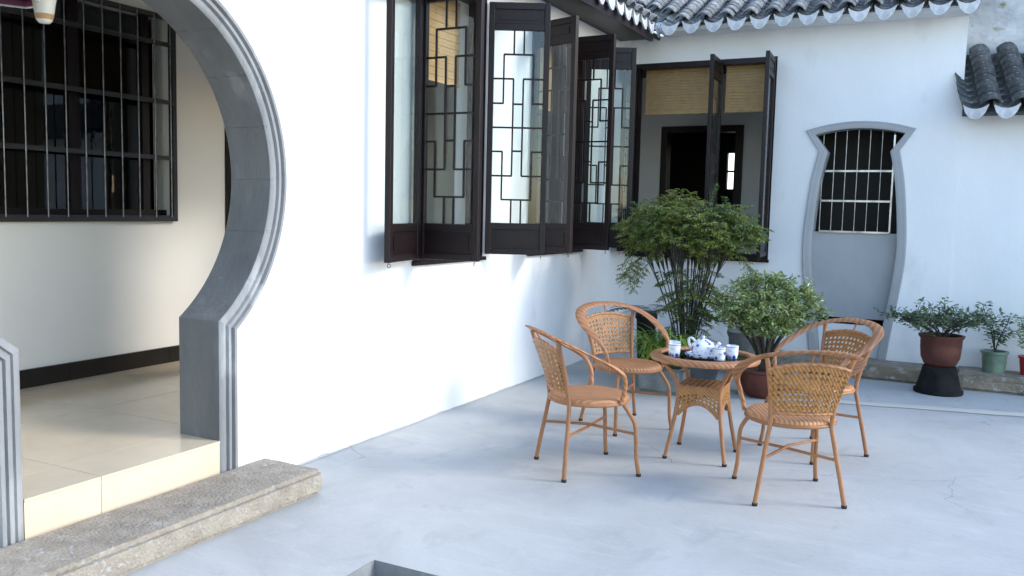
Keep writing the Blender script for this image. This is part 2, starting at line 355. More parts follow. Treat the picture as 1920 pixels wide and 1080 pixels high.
# ---- moon gate frame
gate = thing('moon_gate_frame', 'grey moulded keyhole frame of the round moon gate', 'gate frame', (0, GY, 0))
PROF = [(.100,-.02),(.099,.034),(.083,.034),(.078,.015),(.070,.015),(.065,.028),(.049,.028),(.044,.012),(.036,.012),(.031,.022),(.011,.022),(0,.010),(0,TH-.006),(.06,TH-.006)]
def loft(path_fn, idx0, idx1, name, prof=None, mt='grey_plaster'):
    if prof is None: loft(path_fn, idx0, idx1, 'reveal_block', PROF[11:], 'grey_reveal'); prof = PROF[:12]
    mb = MB(); rows = []
    for (o, x) in prof:
        rows.append([(x, dy, z) for dy, z in path_fn(o)[idx0:idx1+1]])
    nn = len(rows[0])
    for r in rows: mb.v += r
    for i in range(len(rows)-1):
        for j in range(nn-1): mb.f.append((i*nn+j, i*nn+j+1, (i+1)*nn+j+1, (i+1)*nn+j))
    return mb.build(name, M[mt], gate, smooth=True)
NSEG = 128
kh = lambda o: keyhole(o, NSEG)
loft(kh, 0, 1, 'jamb'); loft(kh, 1, 2, 'jamb'); loft(kh, NSEG+2, NSEG+3, 'jamb'); loft(kh, NSEG+3, NSEG+4, 'jamb')
def seg_path(k, n=10, nseg=16):
    def fn(o):
        Rr, h = GR+o, GH+o; a0 = math.asin(h/Rr); span = 2*math.pi-2*a0; e_ = .0005/Rr
        q0 = a0+span*k/nseg+(e_ if k else 0); q1 = a0+span*(k+1)/nseg-(e_ if k < nseg-1 else 0)
        return [(math.sin(q0+(q1-q0)*i/n)*Rr, GZ-math.cos(q0+(q1-q0)*i/n)*Rr) for i in range(n+1)]
    return fn
for k in range(16): loft(seg_path(k), 0, 10, 'ring_segment')
# ---- step in front of the gate
def rough_box(x0,x1,y0,y1,z0,z1,nx,ny,nz,amp,seed,rnd=.03):
    bm = bmesh.new(); bmesh.ops.create_cube(bm, size=1)
    for v in bm.verts: v.co = ((x0+x1)/2+v.co.x*(x1-x0), (y0+y1)/2+v.co.y*(y1-y0), (z0+z1)/2+v.co.z*(z1-z0))
    bmesh.ops.bevel(bm, geom=list(bm.edges), offset=rnd, segments=2, affect='EDGES')
    L_ = max(x1-x0, y1-y0)
    for ax, n, lo, hi in ((0,nx,x0,x1),(1,ny,y0,y1),(2,nz,z0,z1)):
        for i in range(1, n):
            no = [0,0,0]; no[ax] = 1; co = [0,0,0]; co[ax] = lo+(hi-lo)*i/n
            bmesh.ops.bisect_plane(bm, geom=bm.verts[:]+bm.edges[:]+bm.faces[:], plane_co=co, plane_no=no)
    from mathutils import noise
    for v in bm.verts:
        if v.co.z > z0+.004:
            q = noise.noise_vector(v.co*4+Vector((seed,0,0)))+.5*noise.noise_vector(v.co*11+Vector((seed,3,0)))
            v.co += Vector((q.x, q.y, q.z*.6))*amp
    mb = MB(); bm.verts.index_update(); mb.v = [tuple(v.co) for v in bm.verts]; mb.f = [tuple(v.index for v in f.verts) for f in bm.faces]; bm.free(); return mb
st = rough_box(.02,.415,-7.6,-5.45,0,.125,8,40,4,.0045,3,.022)
tag(st.build('stone_step', M['stone'], smooth=True), 'long worn granite step lying before the round gate', 'step')

# ---- room behind the gate and the left windows
RX = -1.9; FZ = .277
room = MB()
def rb(*a): room.box(*a)
BW = (-5.72,-4.33,1.335,2.75)    # barred window y0,y1,z0,z1
rb(RX-.2,RX,-9.6,BW[0],FZ-.1,3.2); rb(RX-.2,RX,BW[1],-3.83,FZ-.1,3.2); rb(RX-.2,RX,BW[0],BW[1],FZ-.1,BW[2]); rb(RX-.2,RX,BW[0],BW[1],BW[3],3.2)  # unseen low-y end has no wall, opened to let skylight into the room
rb(RX-.2,RX,-3.83,-2.9,2.35,3.2); rb(RX-.2,RX,-2.9,.24,FZ-.1,3.2)
tag(room.build('inner_wall', M['cream']), 'cream inner wall seen through the round gate', kind='structure')
tag(MB().box(RX-3.2,-.004,-9.6,.24,WT-.06,WT-.01).build('ceiling', M['room_white']), kind='structure')
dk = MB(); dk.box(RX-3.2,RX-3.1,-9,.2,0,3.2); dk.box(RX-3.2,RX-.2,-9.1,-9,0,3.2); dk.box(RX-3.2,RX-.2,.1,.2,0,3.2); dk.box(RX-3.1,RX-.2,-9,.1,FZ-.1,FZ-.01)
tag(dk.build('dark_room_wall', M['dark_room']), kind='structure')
m = MB(); m.box(RX,TH,-9.6,.0,.02,FZ-.012); m.box(TH,-.010,GY-GH,GY+GH,.02,FZ-.012)
floor = tag(m.build('room_floor', M['grout']), 'beige tiled floor behind the gate', kind='structure')
tl = MB().box(0,.797,0,.797,0,.012).build('floor_tile', M['tile_floor'], floor, loc=(-1.062,-6.42,FZ-.012))
for i in range(2):
    for j in range(-3, 7):
        if i == 0 and j: dup(tl, floor, (-1.062,-6.42+.8*j,FZ-.012))
        elif i == 1 and j == -3: ct = MB().box(0,-1.065-RX-.002,0,.797,0,.012).build('floor_tile', M['tile_floor'], floor, loc=(RX,-6.42+.8*j,FZ-.012))
        elif i == 1: dup(ct, floor, (RX,-6.42+.8*j,FZ-.012))
for y0, y1 in ((GY-GH+.002,-6.423),(-6.42,GY+GH-.002)):
    MB().box(TH-.008,.016,y0,y1,FZ-.012,FZ).build('sill_tile', M['tile_floor'], floor)
    MB().box(-.010,.013,y0,y1,.05,FZ-.014).build('riser_tile', M['tile_floor'], floor)
sk = tag(MB().box(RX,RX+.02,-8,-5.2,FZ,FZ+.115).build('skirting_board', M['skirting']), 'black glazed skirting along the cream inner wall', kind='structure')
for (a, b) in ((-5.197,-4.4),(-4.397,-3.83)): MB().box(RX,RX+.02,a,b,FZ,FZ+.115).build('skirting_tile', M['skirting'], sk)
m = MB(); m.box(RX,RX+.03,-3.83,-3.75,FZ,2.35); m.box(RX,RX+.03,-2.98,-2.9,FZ,2.35); m.box(RX,RX+.03,-3.75,-2.98,2.27,2.35)
dr = thing('inner_doorway', 'dark inner doorway beside the barred window', 'doorway', (0,0,0)); m.build('door_frame', M['wood'], dr)
MB().box(RX-.06,RX-.02,-3.75,-2.98,FZ,2.27).build('door_leaf', M['wood'], dr)

bwn = thing('barred_window', 'dark barred window in the inner wall seen through the round gate', 'window', (RX, BW[0], BW[2]))
wy, wz = BW[1]-BW[0], BW[3]-BW[2]
m = MB(); m.box(.002,.045,0,wy,-.03,.012); m.box(.002,.045,0,wy,wz-.03,wz); m.box(.002,.045,-.03,.03,.012,wz-.03); m.box(.002,.045,wy-.035,wy,.012,wz-.03); m.build('frame', M['black_iron'], bwn)
m = MB(); m.box(-.12,-.07,.03,wy,0,.05); m.box(-.12,-.07,.62,.70,.05,wz); m.box(-.12,-.07,wy-.20,wy-.14,.05,wz); m.build('sash', M['wood'], bwn)
MB().quad((-.095,.03,.03),(-.095,wy,.03),(-.095,wy,wz),(-.095,.03,wz)).build('pane', M['pane'], bwn)
bar = MB().tube([(.06,0,.0),(.06,0,wz-.01)], .0048, 8).build('bar', M['dull_steel'], bwn, smooth=True, loc=(0,.10,0))
for k in range(1, 10): dup(bar, bwn, (0,.10+.136*k,0))
cb = MB().box(.042,.056,0,wy-.02,-.015,.015).build('crossbar', M['black_iron'], bwn, loc=(0,0,.42))
for z in (.81, 1.21): dup(cb, bwn, (0,0,z))

# ---- back building: wall with window opening and vase doorway
BX1 = 3.13
bz0, bz1, bx0, bx1 = .995, 2.99, .03, 1.50
NX, NZ0 = 2.285, .0
def vase(o, n=14):
    """right half outline of the vase doorway, offset o outward, bottom to top"""
    pts = [(.255,.0),(.265,.12),(.30,.42),(.345,.75),(.372,1.0),(.378,1.2),(.365,1.45),(.335,1.75),(.30,1.95),(.275,2.06),(.395,2.225)]
    P = smoothpath([(x,0,z) for x, z in pts[:10]], 4)
    out = [(p.x+o, p.z) for p in P]
    out[-1] = (out[-1][0], out[-1][1]+o*.15)
    out.append((pts[10][0]+o*1.05, pts[10][1]+o*.5))
    for i in range(1, n+1):
        t = i/n; x = (pts[10][0]+o*1.05)*(1-t); out.append((x, pts[10][1]+o*.5+(.055+o*.3)*(1-(1-t)**2)+0))
    return out
def full(o): 
    h = vase(o); return [(NX+x, z) for x, z in h]+[(NX-x, z) for x, z in reversed(h[:-1])]
m = MB()
def br(x0,x1,z0,z1,y1=.24): m.box(x0,x1,0,y1,z0,z1)
br(0,bx0,0,WT); br(bx0,bx1,0,bz0); br(bx0,bx1,bz1,WT)
nA, nB = 1.70, 2.87
br(bx1,nA,0,WT); br(nB,BX1,0,WT)
vh = full(.048)
fill_with_hole(vh+[(nA,0),(nA,WT),(nB,WT),(nB,0)], lambda u, v: (u, 0, v))
m.box(BX1-.2,BX1-.002,.24,3,0,WT)
tag(m.build('back_wall', M['plaster']), 'white plastered wall across the back of the courtyard', 'wall')
# garden wall to the right, set flush, with weathered wall above
tag(MB().box(BX1,9,.006,.24,0,2.55).build('garden_wall', M['plaster']), 'white garden wall behind the small pots on the kerb', 'wall')
gw = rough_box(BX1-.1,9,.30,.5,2.3,4.6,40,2,16,.02,8,.02)
tag(gw.build('weathered_wall', M['weathered'], smooth=True), 'weathered stained upper wall above the small tiled coping', 'wall')

# vase doorway
vd = thing('vase_doorway', 'vase shaped grey doorway closed by a board and steel bars', 'doorway', (0,0,0))
VP = [(.084,.004),(.082,-.018),(.072,-.022),(.062,-.018),(.040,-.017),(.012,-.016),(0,-.010),(0,.17),(.05,.17)]
mb = MB(); rows = [[(x, y, z) for x, z in full(o)] for o, y in VP]; nn = len(rows[0])
for r in rows: mb.v += r
for i in range(len(rows)-1):
    for j in range(nn-1): mb.f.append((i*nn+j, i*nn+j+1, (i+1)*nn+j+1, (i+1)*nn+j))
mb.build('frame', M['grey_board'], vd, smooth=True)
MB().box(NX-.40,NX+.37,.10,.13,.475,1.30).build('board', M['grey_board'], vd, bevel=.004)
MB().box(NX-.36,NX+.36,.12,.16,.10,.41).build('low_panel', M['plaster'], vd)
MB().box(NX-.6,NX+.6,.6,.62,0,2.6).build('painted_dark_backing', M['dark_room'], vd)  # near-black sheet painted in for the unlit depth behind the bars
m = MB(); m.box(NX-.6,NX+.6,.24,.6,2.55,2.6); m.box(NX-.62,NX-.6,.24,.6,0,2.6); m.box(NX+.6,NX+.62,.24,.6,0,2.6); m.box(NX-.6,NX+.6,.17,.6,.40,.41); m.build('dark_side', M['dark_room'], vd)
b0 = MB().tube([(0,.10,1.30),(0,.10,2.30)], .0048, 8).build('bar', M['steel'], vd, smooth=True, loc=(NX-.33,0,0))
for k in range(1, 7): dup(b0, vd, (NX-.33+.105*k,0,0))
for z, x0, x1 in ((1.305,-.33,.30),(1.60,-.33,.30),(1.885,-.30,.30)):
    MB().box(NX+x0,NX+x1,.080,.094,z-.009,z+.009).build('crossbar', M['steel'], vd)
MB().box(NX+.295,NX+.31,.078,.10,1.305,2.22).build('side_rail', M['steel'], vd)

# room behind the back window
rm = MB(); YB = 2.25
rm.box(-2,-.36,YB,YB+.15,0,3.2); rm.box(.70,3,YB,YB+.15,0,3.2); rm.box(-.36,.70,YB,YB+.15,2.56,3.2); rm.box(-2.1,-2,.24,YB,0,3.2); rm.box(-2,BX1-.2,.24,YB,0,.15)
rm.box(1.55,1.62,.24,YB,.15,3.2)
tag(rm.build('back_room_wall', M['room_white']), kind='structure')
tag(MB().box(-2,BX1-.2,.244,5,3.2,3.24).build('back_room_ceiling', M['wood']), kind='structure')
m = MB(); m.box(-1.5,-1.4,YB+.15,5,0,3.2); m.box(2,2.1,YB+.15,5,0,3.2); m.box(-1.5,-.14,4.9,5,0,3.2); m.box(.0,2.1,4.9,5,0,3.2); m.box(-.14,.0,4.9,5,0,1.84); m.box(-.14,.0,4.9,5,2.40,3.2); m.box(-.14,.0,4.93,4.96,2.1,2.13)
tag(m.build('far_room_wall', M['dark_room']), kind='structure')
fd = thing('far_doorway', 'dark doorway in the room behind the back window', 'doorway', (0,YB,0))
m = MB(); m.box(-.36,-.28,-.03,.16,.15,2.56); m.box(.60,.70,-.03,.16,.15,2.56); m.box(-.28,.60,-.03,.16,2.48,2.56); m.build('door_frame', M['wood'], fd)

# ---- kerb stones along the back wall
kerb = [(1.45,3.19,.120,-.50,1),(3.205,4.85,.128,-.54,3)]
for i, (x0,x1,z,y,s) in enumerate(kerb):
    k = rough_box(x0,x1,y,-.005,-.02,z,26,8,4,.013,s*7,.04)
    lab = ['mossy kerb stone below the vase doorway','kerb stone carrying the green glazed pot and the red pot'][i]
    tag(k.build('kerb_stone', M['mossy_stone'], smooth=True), lab, 'kerb stone', 'kerb stones along the back wall')

# ================================================================== ROOFS
def tile_mesh(w, h, length, th, up_, n=6):
    """curved tile: arc across x, runs along +y (up the slope), convex if up_"""
    mb = MB(); 
    for k, (yy, dz) in enumerate(((0,.014),(length,0))):
        for lay in (0, 1):
            for i in range(n+1):
                u = -1+2*i/n; z = h*(1-u*u) if up_ else -h*(1-u*u)
                mb.v.append((u*w/2, yy, z+dz-lay*th))
    q = n+1
    for i in range(n):
        mb.f.append((i, i+1, 2*q+i+1, 2*q+i)); mb.f.append((q+i+1, q+i, 3*q+i, 3*q+i+1)); mb.f.append((q+i, q+i+1, i+1, i))
    mb.f += [(0, 2*q, 3*q, q), (n, q+n, 3*q+n, 2*q+n)]
    return mb
def drip_mesh(w, n=10):
    mb = MB()
    for y in (-.010, .004):
        for i in range(n+1):
            u = -1+2*i/n; zt = -.040*(1-u*u); zb = zt-.080*max(0,1-u*u)**.62-.004; k = -.012*(1-abs(u))
            mb.v.append((u*w/2, y, zt+.006)); mb.v.append((u*w/2, y+k, zb))
    q = 2*(n+1)
    for i in range(n):
        a = 2*i; mb.f += [(a, a+1, a+3, a+2), (q+a, q+a+2, q+a+3, q+a+1), (a, a+2, q+a+2, q+a), (a+1, q+a+1, q+a+3, a+3)]
    return mb
TILE = {}
def make_roof(name, label, origin, rz, pitch, ncol, nrow, sp, tm, ex=.10, skew=0, x_first=0):
    """origin = left end of the eave line; local x along eave, y up the slope"""
    rf = thing(name, label, 'roof', origin, rz)
    rot = (pitch, 0, 0); cs, sn = math.cos(pitch), math.sin(pitch)
    if tm not in TILE:
        TILE[tm] = [None, None, None]
    for c in range(ncol):
        for r in range(nrow):
            y = r*ex; jx = random.uniform(-.006,.006); jz = random.uniform(-.004,.004)
            for kind, dx, dz in ((0, 0, 0), (1, sp/2, .030)):
                if kind == 1 and c == ncol-1 and not skew: pass
                loc = (x_first+c*sp+dx+jx+skew*y, y*cs-dz*sn+(.0 if kind == 0 else .015), y*sn+dz*cs+jz)
                rr = (pitch+random.uniform(-.03,.03), random.uniform(-.06,.06), random.uniform(-.04,.04)-math.atan(skew))
                o = TILE[tm][kind]
                if o is None:
                    mb = tile_mesh(sp*.90, .045, .175, .014, False) if kind == 0 else tile_mesh(sp*.70, .055, .175, .014, True)
                    o = TILE[tm][kind] = mb.build('pan_tile' if kind == 0 else 'cover_tile', M[tm], rf, smooth=True, loc=loc); o.rotation_euler = rr
                else:
                    o = dup(o, rf, loc, rr)
        loc = (x_first+c*sp, -.012, .012)
        if TILE[tm][2] is None:
            TILE[tm][2] = drip_mesh(sp*.84).build('drip_tile', M['lime'], rf, smooth=True, loc=loc)
        else: o = dup(TILE[tm][2], rf, loc, (random.uniform(-.08,.08),random.uniform(-.07,.07),random.uniform(-.06,.06)))
    return rf
PI = R(27)
ez = 3.295
rfb = make_roof('tiled_roof', 'grey tiled roof over the back wall with limewashed eave tiles', (.52,-.36,ez), 0, PI, 13, 11, .2175, 'roof_tile')
m = MB(); sl_ = 3.2
def slab(mb, x0, x1, t0, t1, s0=0, s1=sl_):
    cs, sn = math.cos(PI), math.sin(PI)
    P = lambda x, s_, t: (x, s_*cs-t*sn, s_*sn+t*cs)
    mb.add([P(x0,s0,t0),P(x1,s0,t0),P(x1,s1,t0),P(x0,s1,t0),P(x0,s0,t1),P(x1,s0,t1),P(x1,s1,t1),P(x0,s1,t1)],
           [(0,3,2,1),(4,5,6,7),(0,1,5,4),(1,2,6,5),(2,3,7,6),(3,0,4,7)])
slab(m, -1.6, 2.63, -.075, -.05, .06); m.build('roof_board', M['plaster'], rfb)
m = MB(); slab(m, -1.6, 2.63, -.05, -.03, 1.15); m.build('upper_slope', M['roof_tile'], rfb)
rfl = make_roof('tiled_roof', 'grey tiled roof eave above the open lattice windows', (.36,-.50,ez), R(-90), R(27), 0, 0, .2175, 'roof_tile')
rfl.rotation_euler = (0,0,R(90)); rfl.location = (.36,-2.95,ez)
for c in range(-1, 12):
    x = 2.43-c*.2175
    for r in range(3):
        for kind, dx, dz in ((0,0,0),(1,-.109,.03)):
            dup(TILE['roof_tile'][kind], rfl, (x+dx, r*.1*math.cos(PI)-dz*math.sin(PI), r*.1*math.sin(PI)+dz*math.cos(PI)), (PI+random.uniform(-.03,.03),random.uniform(-.05,.05),random.uniform(-.03,.03)))
    dup(TILE['roof_tile'][2], rfl, (x,-.012,.012), (random.uniform(-.08,.08),random.uniform(-.07,.07),random.uniform(-.06,.06)))
m = MB(); slab(m, -6.7, 2.95, -.10, -.055, .02); m.build('roof_board', M['wood'], rfl)
m = MB(); slab(m, -6.7, 2.6, -.05, -.03, .35); m.build('upper_slope', M['roof_tile'], rfl)
MB().box(-6.7,2.60,.012,.05,-.15,-.07).build('fascia', M['wood'], rfl)
MB().box(-6.7,2.62,.05,.36,-.125,-.085).build('soffit', M['wood'], rfl)
MB().box(-.15,2.61,.08,.36,-.05,-.03).build('soffit', M['plaster'], rfb)
cs_, sn_ = math.cos(PI), math.sin(PI)
for c in range(1, 8):                              # columns that run out into the valley
    for r in range(c*2+1, 12):
        for kind, dx, dz in ((0,0,0),(1,.109,.03)):
            dup(TILE['roof_tile'][kind], rfb, (-c*.2175+dx, r*.1*cs_-dz*sn_, r*.1*sn_+dz*cs_), (PI+random.uniform(-.03,.03),random.uniform(-.05,.05),random.uniform(-.03,.03)))
# eave fascia under both eaves
# coping roof to the right
rfc = make_roof('tiled_coping', 'small tiled coping on the garden wall at the right edge', (3.235,-.30,2.415), 0, R(46), 7, 8, .235, 'old_tile', ex=.085, skew=-.18)
rfc['category'] = 'coping'
m = MB(); m.add([(-.10,.03,-.05),(6,.03,-.05),(6,.62,.54),(-.10,.62,.54),(-.10,.30,-.05),(6,.30,-.05)], [(0,1,2,3),(0,4,5,1),(0,3,4)]); m.build('coping_core', M['old_tile'], rfc)

# ================================================================== CASEMENT WINDOWS
LW, LZ0, LZ1 = .45, 1.11, 2.955
LH = LZ1-LZ0
def make_leaf(parent, w=LW):
    """leaf in local x (hinge at 0, tip at w), y thickness, z height"""
    t = .019; s = .043; pb = .185; pt = .15
    m = MB(); m.box(0,s,-t,t,0,LH); m.box(w-s,w,-t,t,0,LH)
    for z0, z1 in ((0,.045),(pb,pb+.05),(LH-.05,LH),(LH-pt-.05,LH-pt)): m.box(s,w-s,-t+.002,t-.002,z0,z1)
    leaf = m.build('leaf', M['wood'], parent, bevel=.004)
    m = MB()
    for z0, z1 in ((.045,pb),(LH-pt,LH-.05)): m.box(s,w-s,-.007,.007,z0,z1); m.box(s+.03,w-s-.03,-.012,.012,z0+.025,z1-.025)
    m.build('panel', M['wood'], leaf)
    gz0, gz1 = pb+.05, LH-pt-.05
    MB().box(s,w-s,-.002,.002,gz0,gz1).build('pane', M['pane'], leaf)
    # fretwork lattice
    m = MB(); gw_, gh = w-2*s, gz1-gz0; b = .0065
    def H(u0,u1,v): m.box(s+u0*gw_-b*.5,s+u1*gw_+b*.5,-.013,-.003,gz0+v*gh-b,gz0+v*gh+b)
    def V(u,v0,v1): m.box(s+u*gw_-b,s+u*gw_+b,-.0125,-.0035,gz0+v0*gh,gz0+v1*gh)
    H(0,1,.5); V(.40,.25,.75); V(.60,.25,.75)
    for q in (lambda v: v, lambda v: 1-v):
        def Vv(u,a,c): V(u,min(q(a),q(c)),max(q(a),q(c)))
        Vv(.40,.877,1); Vv(.60,.877,1); H(.20,.80,q(.877)); Vv(.20,.625,.877); Vv(.80,.625,.877)
        H(0,.20,q(.625)); H(.80,1,q(.625)); H(0,.40,q(.752)); H(.60,1,q(.752)); H(.40,.60,q(.622))
    m.build('lattice', M['wood'], leaf)
    m = MB(); m.tube([(w-.03,0,-.03)]+[(w-.03+.0*k,.011*math.sin(q),-.019-.011*math.cos(q)) for k, q in enumerate([i*math.pi/4 for i in range(8)])][1:]+[(w-.03,0,-.03)], .0022, 5)
    m.tube([(w-.03,0,-.008),(w-.03,0,.0)], .0022, 5); m.build('hook', M['black_iron'], leaf)
    return leaf
def casement(name, label, origin, rz, width, z0, z1, leaves, depth=.12):
    """origin at left jamb on the wall face, local x along the wall, -y out to the court"""
    t = thing(name, label, 'window', (origin[0],origin[1],0), rz, 'lattice casement windows of the courtyard')
    m = MB(); f = .06
    m.box(0,f,.0,depth,z0,z1); m.box(width-f,width,.0,depth,z0,z1); m.box(f,width-f,.002,depth-.002,z0,z0+.06); m.box(f,width-f,.002,depth-.002,z1-.05,z1)
    m.build('frame', M['wood'], t)
    MB().box(-.012,width+.012,-.028,-.002,z0-.016,z0+.012).build('sill', M['wood'], t)
    return t
leaf_proto = None
def add_leaf(t, hx, tip, z=LZ0, scale=1.0, sz=1.0, flip=1):
    """hinge at hx, tip at (dx,dy) relative to the hinge in window coords"""
    global leaf_proto
    if leaf_proto is None: leaf_proto = lf = make_leaf(t)
    else: lf = copy_tree(leaf_proto, t)
    lf.location = (hx, -.022, z); lf.rotation_euler = (0,0,math.atan2(tip[1],tip[0])); lf.scale = (scale,flip,sz)
    return lf
# left wall: window x runs along +y, out is +x: rotate local so that -y -> +x  (rz=+90)
w1 = casement('casement_window', 'lattice casement window with dark open leaves next to the round gate', (0,WIN[0][0]), R(90), WIN[0][1]-WIN[0][0], WZ0, WZ1, None)
add_leaf(w1, .05, (.0,-.45)); lfA = add_leaf(w1, -.004, (-.44,-.09), flip=1, scale=1.10); lfA.location.y = -.045
for ch in [c_ for c_ in bpy.data.objects if c_.parent == lfA and c_.name.startswith('lattice')]: bpy.data.objects.remove(ch)
add_leaf(w1, .935, (.21,-.40))
w2 = casement('casement_window', 'lattice casement window with dark open leaves nearest the inner corner', (0,WIN[1][0]), R(90), WIN[1][1]-WIN[1][0], WZ0, WZ1, None)
add_leaf(w2, .015, (-.14,-.43), flip=-1); add_leaf(w2, .665, (-.02,-.45)); add_leaf(w2, 1.115, (.19,-.41))
MB().box(.63,.70,.01,.11,WZ0+.06,WZ1-.05).build('mullion', M['wood'], w2)
w3 = casement('casement_window', 'wide dark casement window in the back wall behind the tall leafy plant', (bx0,0), 0, bx1-bx0, bz0, bz1, None)
for hx, tip in ((.035,(.035,-.45)), (.93,(.02,-.45)), (1.44,(.03,-.45))): add_leaf(w3, hx, tip, z=1.045, sz=(2.965-1.045)/LH)
# bamboo blinds hang inside
def blind(parent_label, x0, x1, y0, y1, z0, z1):
    m = MB(); n = int((z1-z0)/.028)
    for k in range(n):
        z = z0+k*(z1-z0)/n; d = .003*(k % 2)
        m.box(x0,x1,y0+d,y1+d,z,z+(z1-z0)/n*.93)
    o = thing('bamboo_blind', parent_label, 'blind', (0,0,0)); m.build('slat_sheet', M['bamboo'], o)['kind'] = 'stuff'
    MB().box(x0-.005,x1+.005,y0-.008,y1+.012,z0-.022,z0).build('bottom_rail', M['bamboo'], o)
    return o
blind('wider bamboo blind half lowered in the back window', .12,.86,.15,.16,2.50,2.97)
blind('narrower bamboo blind at the right side of the back window', .97,1.44,.15,.16,2.50,2.97)
def blind_l(label, y0, y1, z0):
    m = MB(); n = 22; z1 = 2.95
    for k in range(n):
        z = z0+k*(z1-z0)/n; m.box(-.20+.003*(k%2),-.19+.003*(k%2),y0,y1,z,z+(z1-z0)/n*.93)
    o = thing('bamboo_blind', label, 'blind', (0,0,0)); m.build('slat_sheet', M['bamboo'], o)['kind'] = 'stuff'
    MB().box(-.205,-.182,y0,y1,z0-.022,z0).build('bottom_rail', M['bamboo'], o)
blind_l('bamboo blind behind the lattice window next to the round gate', WIN[0][0]+.07, WIN[0][1]-.07, 2.36)
blind_l('bamboo blind behind the lattice window nearest the inner corner', WIN[1][0]+.07, WIN[1][1]-.07, 2.36)

# hanging lamp just inside the gate
lamp = thing('hanging_lamp', 'maroon hanging lamp with a milky tapered glass at the top left', 'lamp', (-.5,-6.435,2.298))
m = MB(); prof = [(.02,.22),(.10,.16),(.14,.03),(.145,.0),(.13,.0),(.125,.02)]; m.lathe(prof, 6); m.build('shade', M['maroon'], lamp)
MB().tube([(.147*math.cos(2*math.pi*j/6),.147*math.sin(2*math.pi*j/6),.0) for j in range(7)], .007, 6).build('rim', M['milk'], lamp)
m = MB(); m.lathe([(.0,-.09),(.022,-.087),(.032,-.075),(.040,-.045),(.046,-.005),(.056,.045),(.06,.125)], 16, (.09,.10)); gl = m.build('glass', M['milk'], lamp, smooth=True)
MB().lathe([(.0395,-.050),(.0375,-.058),(.0345,-.068),(.033,-.073)], 16, (.09,.10)).build('amber_band', M['amber_glass'], gl, smooth=True)
MB().tube([(0,0,.2),(0,0,.90)], .006, 6).build('rod', M['brass'], lamp)

